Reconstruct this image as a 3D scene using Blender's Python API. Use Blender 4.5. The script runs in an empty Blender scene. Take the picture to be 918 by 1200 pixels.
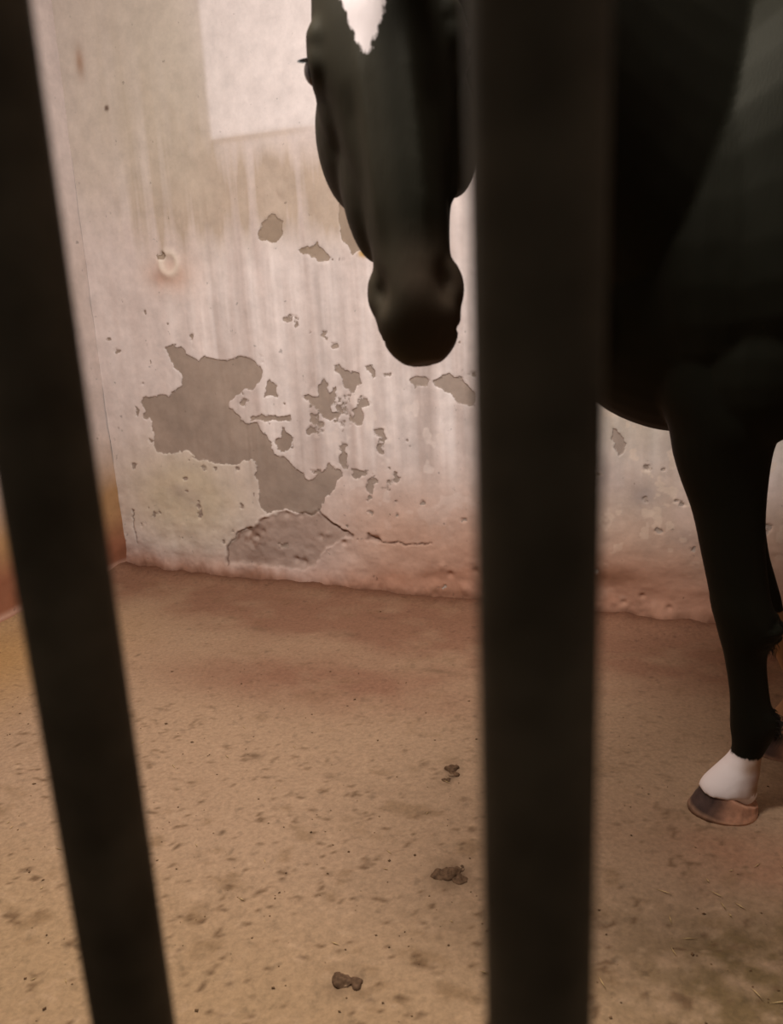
import bpy, bmesh, math, random
import numpy as np
from mathutils import Vector, Matrix

S = bpy.context.scene
COL = S.collection
random.seed(4)
RNG = np.random.default_rng(7)

# ------------------------------------------------------------------ camera
PITCH, ROLL = math.radians(14.6), math.radians(2.77)
fwd = Vector((0, math.cos(PITCH), -math.sin(PITCH)))
rt0 = Vector((1, 0, 0)); up0 = rt0.cross(fwd)
rt = rt0*math.cos(ROLL) - up0*math.sin(ROLL)
up = up0*math.cos(ROLL) + rt0*math.sin(ROLL)
cam_d = bpy.data.cameras.new('camera')
cam = bpy.data.objects.new('camera', cam_d); COL.objects.link(cam)
m = Matrix((rt, up, -fwd)).transposed().to_4x4(); m.translation = Vector((0, 0, 1.1))
cam.matrix_world = m
cam_d.sensor_fit = 'VERTICAL'; cam_d.sensor_height = 36.0; cam_d.sensor_width = 36.0
cam_d.lens = 28.5; cam_d.clip_start = 0.02; cam_d.clip_end = 60
cam_d.dof.use_dof = True; cam_d.dof.focus_distance = 2.2; cam_d.dof.aperture_fstop = 28.5/5.0
S.camera = cam

# ------------------------------------------------------------------ light
w = bpy.data.worlds.new('dim_aisle'); S.world = w; w.use_nodes = True
w.node_tree.nodes['Background'].inputs[0].default_value = (1.0, 0.88, 0.78, 1)
w.node_tree.nodes['Background'].inputs[1].default_value = 0.09
def area(name, loc, target, size, power, col):
    l = bpy.data.lights.new(name, 'AREA'); l.shape = 'RECTANGLE'; l.size = size[0]; l.size_y = size[1]
    l.energy = power; l.color = col
    o = bpy.data.objects.new(name, l); COL.objects.link(o); o.location = loc
    o.rotation_euler = (Vector(target)-Vector(loc)).to_track_quat('-Z', 'Y').to_euler()
    return o
area('stall_lamp', (-0.35, 1.05, 2.80), (-0.25, 1.7, 0), (0.9, 0.25), 86, (1.0, 0.94, 0.90))
S.view_settings.view_transform = 'Standard'; S.view_settings.look = 'None'
S.view_settings.exposure = 0.0; S.view_settings.gamma = 1.0; S.view_settings.use_curve_mapping = False

# ------------------------------------------------------------------ helpers
def srgb(r, g, b):
    f = lambda c: (c/255/12.92) if c/255 <= .04045 else ((c/255+.055)/1.055)**2.4
    return (f(r), f(g), f(b))
def vnoise(x, y, seed=0, z=None):
    def h(i, j, k):
        v = (i.astype(np.int64)*374761393 + j.astype(np.int64)*668265263 + k.astype(np.int64)*2147483647 + seed*1442695041) & 0xffffffff
        v = ((v ^ (v >> 13))*1274126177) & 0xffffffff
        return ((v ^ (v >> 16)) & 0xffffff)/float(0xffffff)
    if z is None: z = np.zeros_like(x)
    i, j, k = np.floor(x), np.floor(y), np.floor(z)
    u, v, t = x-i, y-j, z-k
    u = u*u*(3-2*u); v = v*v*(3-2*v); t = t*t*(3-2*t)
    def pl(kk):
        a = h(i, j, kk)*(1-u)+h(i+1, j, kk)*u
        b = h(i, j+1, kk)*(1-u)+h(i+1, j+1, kk)*u
        return a*(1-v)+b*v
    return (pl(k)*(1-t)+pl(k+1)*t)*2-1
def fbm(x, y, seed=0, o=4, z=None):
    r = 0; a = 1; s = 0
    for q in range(o):
        r = r + a*vnoise(x*2**q, y*2**q, seed+q*17, None if z is None else z*2**q); s += a; a *= .5
    return r/s
def sstep(a, b, x):
    t = np.clip((x-a)/(b-a), 0, 1); return t*t*(3-2*t)
def gauss(x, y, cx, cy, sx, sy, ang=0):
    c, s = math.cos(ang), math.sin(ang)
    dx, dy = x-cx, y-cy
    X, Y = dx*c+dy*s, -dx*s+dy*c
    return np.exp(-(X/sx)**2-(Y/sy)**2)
def polysdf(x, y, P):
    """signed distance, negative inside"""
    P = np.array(P, float); out = np.full(x.shape, .2)
    lo, hi = P.min(0)-.12, P.max(0)+.12
    sel = (x > lo[0]) & (x < hi[0]) & (y > lo[1]) & (y < hi[1])
    px, py = x[sel], y[sel]
    d = np.full(px.shape, 1e9); ins = np.zeros(px.shape, bool)
    for a, b in zip(P, np.roll(P, -1, 0)):
        ex, ey = b-a; L = ex*ex+ey*ey+1e-12
        t = np.clip(((px-a[0])*ex+(py-a[1])*ey)/L, 0, 1)
        d = np.minimum(d, np.hypot(px-a[0]-t*ex, py-a[1]-t*ey))
        c = ((a[1] > py) != (b[1] > py)) & (px < ex*(py-a[1])/(ey+1e-12)+a[0])
        ins ^= c
    out[sel] = np.where(ins, -d, d)
    return out
def segd(x, y, pts):
    d = np.full(x.shape, 1e9)
    for a, b in zip(pts[:-1], pts[1:]):
        ex, ey = b[0]-a[0], b[1]-a[1]; L = ex*ex+ey*ey
        t = np.clip(((x-a[0])*ex+(y-a[1])*ey)/L, 0, 1)
        d = np.minimum(d, np.hypot(x-a[0]-t*ex, y-a[1]-t*ey))
    return d
def link_mesh(name, co, faces, mat, parent=None, smooth=True, attrs=None):
    me = bpy.data.meshes.new(name)
    if isinstance(faces, np.ndarray) and faces.ndim == 2:
        nf, k = faces.shape
        me.vertices.add(len(co)); me.vertices.foreach_set('co', np.asarray(co, np.float32).ravel())
        me.loops.add(nf*k); me.loops.foreach_set('vertex_index', faces.astype(np.int32).ravel())
        me.polygons.add(nf); me.polygons.foreach_set('loop_start', (np.arange(nf)*k).astype(np.int32))
        me.update(calc_edges=True)
    else:
        me.from_pydata([tuple(map(float, c)) for c in co], [], [tuple(map(int, f)) for f in faces])
    for an, av in (attrs or {}).items():
        av = np.asarray(av, np.float32)
        if av.ndim == 1:
            a = me.attributes.new(an, 'FLOAT', 'POINT'); a.data.foreach_set('value', av)
        else:
            a = me.attributes.new(an, 'FLOAT_COLOR', 'POINT')
            a.data.foreach_set('color', np.c_[av, np.ones(len(av))].astype(np.float32).ravel())
    me.polygons.foreach_set('use_smooth', np.full(len(me.polygons), smooth))
    if mat: me.materials.append(mat)
    me.update()
    o = bpy.data.objects.new(name, me); COL.objects.link(o)
    if parent: o.parent = parent
    return o
def tag(o, label=None, cat=None, group=None, kind=None):
    for k, v in (('label', label), ('category', cat), ('group', group), ('kind', kind)):
        if v: o[k] = v
    return o

# ------------------------------------------------------------------ materials
def mat(name):
    m = bpy.data.materials.new(name); m.use_nodes = True
    nt = m.node_tree; b = nt.nodes['Principled BSDF']
    return m, nt, b
def N(nt, t, **kw):
    n = nt.nodes.new(t)
    for k, v in kw.items():
        if k.startswith('i_'): n.inputs[int(k[2:]) if k[2:].isdigit() else k[2:]].default_value = v
        else: setattr(n, k, v)
    return n
def simple(name, col, rough=.6, spec=.5, bump=0, scale=60, var=.0, metal=0):
    m, nt, b = mat(name)
    b.inputs['Roughness'].default_value = rough; b.inputs['Specular IOR Level'].default_value = spec
    b.inputs['Metallic'].default_value = metal
    tc = N(nt, 'ShaderNodeTexCoord')
    nz = N(nt, 'ShaderNodeTexNoise'); nz.inputs['Scale'].default_value = scale; nz.inputs['Detail'].default_value = 5
    nt.links.new(tc.outputs['Object'], nz.inputs['Vector'])
    rp = N(nt, 'ShaderNodeValToRGB')
    rp.color_ramp.elements[0].position = .3; rp.color_ramp.elements[1].position = .7
    rp.color_ramp.elements[0].color = (*[c*(1-var) for c in col], 1); rp.color_ramp.elements[1].color = (*[c*(1+var) for c in col], 1)
    nt.links.new(nz.outputs['Fac'], rp.inputs['Fac']); nt.links.new(rp.outputs['Color'], b.inputs['Base Color'])
    if bump:
        bp = N(nt, 'ShaderNodeBump'); bp.inputs['Strength'].default_value = bump; bp.inputs['Distance'].default_value = .002
        nt.links.new(nz.outputs['Fac'], bp.inputs['Height']); nt.links.new(bp.outputs['Normal'], b.inputs['Normal'])
    return m

def wall_material():
    """limewash over render: attributes carry stains (tint) and how far the paint has peeled (peel)"""
    m, nt, b = mat('limewashed_plaster')
    L = nt.links.new
    b.inputs['Roughness'].default_value = .82; b.inputs['Specular IOR Level'].default_value = .25
    tc = N(nt, 'ShaderNodeTexCoord')
    tint = N(nt, 'ShaderNodeAttribute', attribute_name='tint')
    bare = N(nt, 'ShaderNodeAttribute', attribute_name='bare')
    peel = N(nt, 'ShaderNodeAttribute', attribute_name='peel')
    n1 = N(nt, 'ShaderNodeTexNoise'); n1.inputs['Scale'].default_value = 55; n1.inputs['Detail'].default_value = 6; n1.inputs['Roughness'].default_value = .65
    L(tc.outputs['Object'], n1.inputs['Vector'])
    # ragged edge: peel + (noise-.5)*k < 0
    s = N(nt, 'ShaderNodeMath', operation='MULTIPLY_ADD'); s.inputs[1].default_value = .022; s.inputs[2].default_value = -.011
    L(n1.outputs['Fac'], s.inputs[0])
    a = N(nt, 'ShaderNodeMath', operation='ADD'); L(peel.outputs['Fac'], a.inputs[0]); L(s.outputs[0], a.inputs[1])
    mr = N(nt, 'ShaderNodeMapRange'); mr.inputs['From Min'].default_value = -.0012; mr.inputs['From Max'].default_value = .0012
    mr.inputs['To Min'].default_value = 1; mr.inputs['To Max'].default_value = 0
    L(a.outputs[0], mr.inputs['Value'])
    # grain
    n2 = N(nt, 'ShaderNodeTexNoise'); n2.inputs['Scale'].default_value = 14; n2.inputs['Detail'].default_value = 8; n2.inputs['Roughness'].default_value = .7
    L(tc.outputs['Object'], n2.inputs['Vector'])
    g = N(nt, 'ShaderNodeMapRange'); g.inputs['From Min'].default_value = .3; g.inputs['From Max'].default_value = .7
    g.inputs['To Min'].default_value = .86; g.inputs['To Max'].default_value = 1.1; L(n2.outputs['Fac'], g.inputs['Value'])
    mx = N(nt, 'ShaderNodeMix', data_type='RGBA'); L(mr.outputs[0], mx.inputs['Factor'])
    L(tint.outputs['Color'], mx.inputs['A']); L(bare.outputs['Color'], mx.inputs['B'])
    mul = N(nt, 'ShaderNodeVectorMath', operation='SCALE'); L(mx.outputs['Result'], mul.inputs[0]); L(g.outputs[0], mul.inputs['Scale'])
    # small scuffs / pits
    v = N(nt, 'ShaderNodeTexNoise'); v.inputs['Scale'].default_value = 38; v.inputs['Detail'].default_value = 3
    L(tc.outputs['Object'], v.inputs['Vector'])
    pit = N(nt, 'ShaderNodeMapRange'); pit.inputs['From Min'].default_value = .70; pit.inputs['From Max'].default_value = .76
    pit.inputs['To Min'].default_value = 1; pit.inputs['To Max'].default_value = .62; L(v.outputs['Fac'], pit.inputs['Value'])
    mul2 = N(nt, 'ShaderNodeVectorMath', operation='SCALE'); L(mul.outputs[0], mul2.inputs[0]); L(pit.outputs[0], mul2.inputs['Scale'])
    L(mul2.outputs[0], b.inputs['Base Color'])
    hh = N(nt, 'ShaderNodeMath', operation='MULTIPLY_ADD'); hh.inputs[1].default_value = -1.6
    L(mr.outputs[0], hh.inputs[0]); L(n2.outputs['Fac'], hh.inputs[2])
    bp = N(nt, 'ShaderNodeBump'); bp.inputs['Strength'].default_value = .55; bp.inputs['Distance'].default_value = .0025
    L(hh.outputs[0], bp.inputs['Height']); L(bp.outputs['Normal'], b.inputs['Normal'])
    return m
def floor_material():
    m, nt, b = mat('packed_sand'); L = nt.links.new
    b.inputs['Roughness'].default_value = .9; b.inputs['Specular IOR Level'].default_value = .2
    tc = N(nt, 'ShaderNodeTexCoord')
    tint = N(nt, 'ShaderNodeAttribute', attribute_name='tint')
    n2 = N(nt, 'ShaderNodeTexNoise'); n2.inputs['Scale'].default_value = 90; n2.inputs['Detail'].default_value = 6; n2.inputs['Roughness'].default_value = .7
    L(tc.outputs['Object'], n2.inputs['Vector'])
    g = N(nt, 'ShaderNodeMapRange'); g.inputs['From Min'].default_value = .3; g.inputs['From Max'].default_value = .7
    g.inputs['To Min'].default_value = .78; g.inputs['To Max'].default_value = 1.17; L(n2.outputs['Fac'], g.inputs['Value'])
    mul = N(nt, 'ShaderNodeVectorMath', operation='SCALE'); L(tint.outputs['Color'], mul.inputs[0]); L(g.outputs[0], mul.inputs['Scale'])
    v = N(nt, 'ShaderNodeTexNoise'); v.inputs['Scale'].default_value = 33; v.inputs['Detail'].default_value = 4
    L(tc.outputs['Object'], v.inputs['Vector'])
    pit = N(nt, 'ShaderNodeMapRange'); pit.inputs['From Min'].default_value = .60; pit.inputs['From Max'].default_value = .80
    pit.inputs['To Min'].default_value = 1; pit.inputs['To Max'].default_value = .62; L(v.outputs['Fac'], pit.inputs['Value'])
    mul2 = N(nt, 'ShaderNodeVectorMath', operation='SCALE'); L(mul.outputs[0], mul2.inputs[0]); L(pit.outputs[0], mul2.inputs['Scale'])
    L(mul2.outputs[0], b.inputs['Base Color'])
    bp = N(nt, 'ShaderNodeBump'); bp.inputs['Strength'].default_value = .6; bp.inputs['Distance'].default_value = .003
    L(n2.outputs['Fac'], bp.inputs['Height']); L(bp.outputs['Normal'], b.inputs['Normal'])
    return m
def coat_material():
    m, nt, b = mat('dark_horse_coat'); L = nt.links.new
    tc = N(nt, 'ShaderNodeTexCoord')
    hair = N(nt, 'ShaderNodeTexNoise'); hair.inputs['Scale'].default_value = 260; hair.inputs['Detail'].default_value = 3
    mp = N(nt, 'ShaderNodeMapping'); mp.inputs['Scale'].default_value = (1, 1, .12)
    L(tc.outputs['Object'], mp.inputs['Vector']); L(mp.outputs[0], hair.inputs['Vector'])
    n1 = N(nt, 'ShaderNodeTexNoise'); n1.inputs['Scale'].default_value = 70; n1.inputs['Detail'].default_value = 4
    L(tc.outputs['Object'], n1.inputs['Vector'])
    white = N(nt, 'ShaderNodeAttribute', attribute_name='white')     # >0 white hair
    tint = N(nt, 'ShaderNodeAttribute', attribute_name='tint')
    wt = N(nt, 'ShaderNodeAttribute', attribute_name='white_tint')
    s = N(nt, 'ShaderNodeMath', operation='MULTIPLY_ADD'); s.inputs[1].default_value = .014; s.inputs[2].default_value = -.007
    L(n1.outputs['Fac'], s.inputs[0])
    s2 = N(nt, 'ShaderNodeMath', operation='MULTIPLY_ADD'); s2.inputs[1].default_value = .008; L(hair.outputs['Fac'], s2.inputs[0]); L(s.outputs[0], s2.inputs[2])
    a = N(nt, 'ShaderNodeMath', operation='ADD'); L(white.outputs['Fac'], a.inputs[0]); L(s2.outputs[0], a.inputs[1])
    mr = N(nt, 'ShaderNodeMapRange'); mr.inputs['From Min'].default_value = .002; mr.inputs['From Max'].default_value = .006
    L(a.outputs[0], mr.inputs['Value'])
    mx = N(nt, 'ShaderNodeMix', data_type='RGBA'); L(mr.outputs[0], mx.inputs['Factor'])
    L(tint.outputs['Color'], mx.inputs['A']); L(wt.outputs['Color'], mx.inputs['B'])
    L(mx.outputs['Result'], b.inputs['Base Color'])
    b.inputs['Roughness'].default_value = .6; b.inputs['Specular IOR Level'].default_value = .10; b.inputs['Specular Tint'].default_value = (1, .93, .72, 1)
    b.inputs['Sheen Weight'].default_value = .0; b.inputs['Sheen Roughness'].default_value = .5
    b.inputs['Sheen Tint'].default_value = (.8, .8, .6, 1)
    bp = N(nt, 'ShaderNodeBump'); bp.inputs['Strength'].default_value = .25; bp.inputs['Distance'].default_value = .001
    L(hair.outputs['Fac'], bp.inputs['Height']); L(bp.outputs['Normal'], b.inputs['Normal'])
    return m
M_WALL = wall_material(); M_FLOOR = floor_material(); M_COAT = coat_material()
M_BAR = simple('black_painted_steel', (.085, .074, .055), .8, .15, .15, 40, .3)
M_HAIR = simple('black_horse_hair', (.010, .009, .007), .5, .4)
M_HORN_D = simple('dark_hoof_horn', (.06, .035, .03), .6, .3, .3, 40, .3)
M_EYE = simple('dark_eye', (.012, .009, .007), .08, .6)
M_CRUMB = simple('dry_dung_crumbs', srgb(96, 72, 50), .95, .1, .3, 90, .4)
M_STRAW = simple('dry_straw', srgb(190, 160, 110), .6, .3, 0, 30, .2)
M_CLOD = simple('dark_soil_clod', srgb(92, 70, 52), .95, .1, .5, 120, .4)

# ------------------------------------------------------------------ stall setting
# stall frame: u runs along the back wall from the left corner, v comes from the back wall towards the camera
K = np.array([-1.191, 3.465, 0.0]); E = np.array([.9215, -.3886, 0.0]); V = np.array([-.3886, -.9215, 0.0])
UP = np.array([0, 0, 1.0])
def world(u, v, z):
    u, v, z = np.broadcast_arrays(np.asarray(u, float), np.asarray(v, float), np.asarray(z, float))
    return K + u[..., None]*E + v[..., None]*V + z[..., None]*UP
PATCH = {
    'main': [(0.333,0.961),(0.369,0.969),(0.422,0.959),(0.44,0.927),(0.485,0.904),(0.525,0.922),(0.574,0.909),(0.626,0.905),(0.679,0.925),(0.726,0.906),(0.76,0.89),(0.783,0.857),(0.778,0.838),(0.746,0.811),(0.737,0.788),(0.696,0.793),(0.662,0.768),(0.626,0.746),(0.614,0.72),(0.639,0.698),(0.664,0.67),(0.699,0.654),(0.731,0.658),(0.746,0.631),(0.78,0.611),(0.793,0.589),(0.793,0.557),(0.815,0.537),(0.85,0.53),(0.871,0.507),(0.894,0.487),(0.922,0.475),(0.944,0.446),(0.966,0.442),(0.995,0.475),(1.03,0.485),(1.046,0.508),(1.065,0.493),(1.102,0.478),(1.093,0.459),(1.075,0.44),(1.068,0.414),(1.044,0.386),(1.012,0.361),(0.993,0.331),(0.986,0.308),(0.954,0.293),(0.91,0.294),(0.875,0.305),(0.821,0.315),(0.774,0.302),(0.749,0.294),(0.72,0.321),(0.715,0.363),(0.723,0.404),(0.714,0.445),(0.714,0.502),(0.69,0.513),(0.645,0.498),(0.597,0.49),(0.558,0.486),(0.525,0.496),(0.483,0.503),(0.435,0.51),(0.39,0.548),(0.337,0.524),(0.285,0.518),(0.243,0.534),(0.22,0.564),(0.234,0.615),(0.225,0.665),(0.207,0.707),(0.188,0.748),(0.219,0.762),(0.27,0.762),(0.331,0.768),(0.373,0.789),(0.406,0.813),(0.407,0.853),(0.377,0.885),(0.358,0.922)],
    'a': [(0.797,0.818),(0.819,0.826),(0.839,0.795),(0.842,0.765),(0.81,0.768),(0.783,0.762)],
    'b': [(0.712,0.686),(0.766,0.69),(0.838,0.687),(0.895,0.691),(0.898,0.672),(0.836,0.667),(0.764,0.668),(0.71,0.67)],
    'c': [(0.848,0.649),(0.869,0.638),(0.891,0.594),(0.88,0.563),(0.851,0.546),(0.826,0.558),(0.81,0.585),(0.839,0.609)],
    'd': [(0.946,0.765),(0.984,0.768),(1.018,0.765),(1.017,0.802),(1.04,0.832),(1.055,0.809),(1.065,0.772),(1.095,0.794),(1.084,0.75),(1.063,0.735),(1.072,0.705),(1.11,0.702),(1.096,0.682),(1.061,0.674),(1.029,0.686),(1.006,0.727),(0.965,0.746)],
    'e': [(1.088,0.88),(1.11,0.885),(1.14,0.853),(1.188,0.845),(1.194,0.808),(1.16,0.787),(1.128,0.794),(1.122,0.824),(1.094,0.853)],
    'f': [(1.164,0.72),(1.189,0.728),(1.204,0.705),(1.194,0.668),(1.168,0.657),(1.154,0.683)],
    'g': [(0.952,0.634),(0.983,0.646),(0.993,0.627),(0.963,0.615)],
    'h': [(1.222,0.873),(1.246,0.873),(1.26,0.837),(1.243,0.83)],
    'i': [(1.391,0.821),(1.415,0.842),(1.467,0.828),(1.451,0.8),(1.405,0.796)],
    'j': [(1.474,0.821),(1.527,0.841),(1.578,0.827),(1.607,0.806),(1.628,0.778),(1.619,0.729),(1.569,0.743),(1.533,0.778),(1.489,0.8)],
    'k': [(0.155,0.718),(0.17,0.712),(0.165,0.678),(0.149,0.681)],
    'l': [(0.811,1.349),(0.837,1.394),(0.883,1.42),(0.919,1.394),(0.919,1.35),(0.881,1.323),(0.82,1.336)],
    'm': [(0.974,1.296),(1.013,1.302),(1.055,1.308),(1.08,1.283),(1.118,1.249),(1.06,1.249),(1.031,1.269),(0.983,1.278)],
    'o': [(1.153,1.446),(1.174,1.464),(1.182,1.388),(1.21,1.32),(1.221,1.28),(1.187,1.265),(1.163,1.304),(1.147,1.371)],
    'p': [(0.356,1.317),(0.378,1.329),(0.4,1.315),(0.381,1.294),(0.348,1.292)],
    'q': [(2.103,0.664),(2.126,0.642),(2.146,0.608),(2.117,0.561),(2.099,0.601)],
    'mound': [(0.524,0.062),(0.535,0.121),(0.541,0.139),(0.591,0.186),(0.607,0.208),(0.673,0.226),(0.714,0.262),(0.764,0.29),(0.821,0.31),(0.892,0.297),(0.982,0.311),(1.049,0.266),(1.115,0.221),(1.071,0.202),(1.015,0.165),(0.967,0.112),(0.928,0.071),(0.798,0.064),(0.704,0.066)],
}
CRACKS = [([(.985,.315),(1.03,.272),(1.085,.238),(1.122,.223)], .0055), ([(1.19,.228),(1.235,.215)], .008),
          ([(1.24,.212),(1.33,.205),(1.41,.214),(1.446,.212)], .003), ([(.541,.06),(.541,.139),(.607,.208),(.673,.226)], .003),
          ([(1.118,1.249),(1.20,1.255)], .0018), ([(2.02,.30),(2.06,.305)], .003), ([(.075,.12),(.068,.22),(.072,.27)], .003)]

def grid_faces(nu, nv):
    i = np.arange(nu-1)[:, None]*nv+np.arange(nv-1)[None, :]
    i = i.ravel()
    return np.c_[i, i+nv, i+nv+1, i+1]

def axis(*segs):
    out = []
    for a, b, st in segs: out.append(np.arange(a, b-1e-9, st))
    out.append([segs[-1][1]])
    return np.concatenate(out)

LIME = np.array(srgb(217, 203, 197)); GREYR = np.array(srgb(160, 143, 130)); MUD = np.array(srgb(168, 122, 98))
TAN = np.array(srgb(178, 158, 138)); CREAM = np.array(srgb(205, 190, 162)); PINK = np.array(srgb(206, 172, 152))
def mixc(c, d, f): return c*(1-f[:, None])+d*f[:, None]

def build_back_wall():
    us = axis((0, 2.62, .0042), (2.62, 4.4, .06)); zs = axis((-.03, 1.2, .0042), (1.2, 2.3, .0085), (2.3, 2.9, .05))
    U, Z = np.meshgrid(us, zs, indexing='ij'); u, z = U.ravel(), Z.ravel()
    wu = u+.013*fbm(u*38, z*38, 3); wz = z+.013*fbm(u*38, z*38, 9)
    sd = np.full(u.shape, .2); pid = np.full(u.shape, -1)
    names = [k for k in PATCH if k != 'mound']
    for i, k in enumerate(names):
        d = polysdf(wu, wz, PATCH[k]); pid = np.where(d < sd, i, pid); sd = np.minimum(sd, d)
    dm = polysdf(wu, wz, PATCH['mound'])
    sp = sd
    chip = (.66+.3*sstep(1.0, 1.25, z)-fbm(u*19, z*19, 17, 4)-.36*gauss(u, z, .92, .70, .20, .14)-.30*gauss(u, z, 1.18, .68, .16, .15)-.36*gauss(u, z, 1.3, .5, .25, .1)-.30*gauss(u, z, .2, .75, .08, .12))*.03
    sd = np.minimum(sd, chip)
    # surface height (towards the stall)
    h = .006*fbm(u*2.2, z*2.2, 21)+.0022*fbm(u*14, z*14, 5)
    low = sstep(.55, .05, z)
    h += low*.007*fbm(u*9, z*13, 31, 5)
    paint = sstep(-.0015, .0025, sd)
    h += .0035*paint
    inm = sstep(.004, -.010, dm)
    h += inm*(-.005+.004*fbm(u*15, z*15, 44, 5))
    rim = np.exp(-(dm/.010)**2)
    h += rim*.004*sstep(-.3, .6, fbm(u*20, z*20, 47))
    # rough cavities in the mound and along the foot of the wall
    for cu, cz, r, d in [(.655,.212,.016,.012),(.69,.19,.012,.010),(.72,.213,.012,.009),(.865,.105,.013,.012),(.90,.095,.016,.014),(.985,.21,.011,.008),
                         (1.085,.192,.012,.008),(.84,.295,.010,.006),(.905,.293,.010,.006),(1.225,.217,.014,.012),(1.62,.12,.012,.010),(1.52,.10,.012,.01),
                         (2.21,.083,.008,.008),(2.30,.05,.008,.008),(2.15,.055,.010,.008)]:
        h -= d*np.exp(-((u-cu)**2+(z-cz)**2)/r**2)
    for cu, cz, r, d in [(.76,.262,.018,.006),(.83,.27,.02,.006),(.70,.243,.012,.005),(1.02,.225,.014,.006),(1.58,.05,.02,.01),(1.66,.075,.018,.009),(1.49,.13,.015,.006),(2.19,.075,.03,.007)]:
        h += d*np.exp(-((u-cu)**2+(z-cz)**2)/r**2)
    crack = np.zeros_like(u)
    for pts, wd in CRACKS:
        c = np.exp(-(segd(wu, wz, pts)/wd)**2); h -= .008*c*(min(1, wd/.004)); crack = np.maximum(crack, c)
    # vertical trowel ribs under the washed paint
    rib = fbm(u*22+.3*fbm(u*2, z*2, 61), z*.9, 63, 3)
    ribm = sstep(1.62, 1.45, z)*sstep(.35, .55, z)*sstep(.25, .6, u)
    h += .0055*rib*ribm
    # blister and screw plug
    h += .006*np.exp(-(((u-.926)/.016)**2+((z-1.500)/.024)**2)**2)
    rr = np.hypot(u-.405, (z-1.280)*.95); h += .007*np.exp(-((rr-.040)/.014)**2)-.004*np.exp(-(rr/.028)**2)
    h -= .012*np.exp(-(((u-.378)/.016)**2+((z-1.312)/.014)**2)**2)
    # floor line: dirt banked up against the foot
    h += (.012+.016*fbm(u*17, z*10, 222, 4))*sstep(.09, .0, z)
    # colours -------------------------------------------------
    c = np.tile(LIME, (len(u), 1))
    f1 = fbm(u*3, z*3, 70, 5); f2 = fbm(u*8, z*8, 75, 4)
    streak = fbm(u*26, z*1.4, 80, 4)
    c = c*(1+(.34*streak*(.35+.65*ribm)+.06*f2)[:, None]*np.array([.8, 1., 1.1]))
    c = c*(1+.20*(rib*ribm)[:, None])
    # tan weathering band and run marks
    band = np.clip(gauss(u, z, .42, 1.62, .26, .30)*.85+gauss(u, z, .85, 1.50, .45, .13)*.9+gauss(u, z, 1.2, 1.45, .25, .13)*.7+.35*gauss(u, z, .25, 1.95, .2, .3), 0, 1)
    band = np.clip(band*(1+1.8*streak+.5*f1), 0, 1)
    c = mixc(c, TAN, band*.85)
    c = mixc(c, np.array(srgb(186, 176, 160)), np.clip(gauss(u, z, .45, 2.0, .3, .35)*.6*(1+.6*f1), 0, 1))
    c = mixc(c, np.array(srgb(190, 178, 162)), .55*sstep(1.3, 1.7, z)*sstep(.75, .5, u))
    # cleaner rectangle high up
    rect = sstep(.64, .665, u)*sstep(1.69, 1.705, z)*sstep(1.35, 1.1, u)
    c = mixc(c, np.array(srgb(226, 216, 212)), rect*.75)
    c = mixc(c, TAN, .45*np.exp(-((z-1.69)/.012)**2)*sstep(.62, .7, u)*sstep(1.1, .95, u))
    # cream lower left, pink lower middle and right
    c = mixc(c, CREAM, .8*np.clip(gauss(u, z, .38, .33, .36, .24)*(1+.5*f1), 0, 1))
    c = mixc(c, PINK, np.clip(sstep(.62, .18, z+.06*f1)*sstep(.75, 1.3, u)*.95, 0, 1))
    c = mixc(c, PINK, .7*np.clip(gauss(u, z, .40, 1.24, .10, .07)*(1+f2), 0, 1))
    c = mixc(c, TAN, .5*np.clip(sstep(1.85, 2.1, u)*sstep(.75, .3, z)*(1+f2), 0, 1))
    c = mixc(c, np.array(srgb(188, 178, 158)), .55*sstep(1.8, 2.1, u)*sstep(.45, .7, z))
    # grey rubbed places
    for cu, cz, su, sz, a in [(.33,.37,.06,.03,.4),(.40,.33,.04,.04,.35),(2.07,.50,.07,.07,.5),(2.2,.44,.05,.04,.5),(2.35,.30,.06,.06,.4),(1.35,.60,.03,.06,.25),(2.30,.62,.06,.05,.4)]:
        c = mixc(c, np.array(srgb(160, 146, 140)), np.clip(a*gauss(u, z, cu, cz, su, sz)*(1+1.2*f2), 0, 1))
    # white chips
    wf = sstep(.28, .42, fbm(u*18, z*18, 90, 3))*gauss(u, z, 1.3, .62, .45, .28)
    c = mixc(c, np.array(srgb(236, 222, 214)), np.clip(wf*.6, 0, 1))
    wf = sstep(.30, .40, fbm(u*24, z*24, 93, 3))*sstep(1.9, 2.0, u)*sstep(.1, .25, z)
    c = mixc(c, np.array(srgb(226, 206, 186)), np.clip(wf*.4, 0, 1))
    # splashed mud along the foot
    foot = np.clip(sstep(.15, .02, z+.05*f1+.03*f2)+.8*sstep(.44, .08, z+.10*f1)*sstep(.9, 1.7, u)+.35*gauss(u, z, 2.15, .16, .2, .08), 0, 1)
    c = mixc(c, MUD, foot*.88)
    c = mixc(c, np.array(srgb(128, 88, 66)), np.clip(.75*gauss(u, z, 2.05, .145, .16, .035)*(1+f2)+.7*sstep(.05, .01, z+.04*f2), 0, 1))
    c = mixc(c, np.array(srgb(206, 180, 160)), .55*sstep(-.1, .5, fbm(u*14, z*20, 96, 3))*gauss(u, z, 2.17, .075, .10, .025))
    # mound of exposed render
    c = mixc(c, np.array(srgb(166, 143, 130)), inm*.85)
    c = mixc(c, np.array(srgb(120, 84, 64)), np.clip(.6*inm*sstep(.15, .5, fbm(u*22, z*22, 99, 3))*sstep(.78, .66, u), 0, 1))
    c = mixc(c, np.array(srgb(200, 180, 168)), .6*rim*sstep(.0, .5, fbm(u*20, z*20, 47))*sstep(.12,.2,z))
    c = mixc(c, np.array(srgb(96, 68, 54)), crack*.8)
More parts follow.
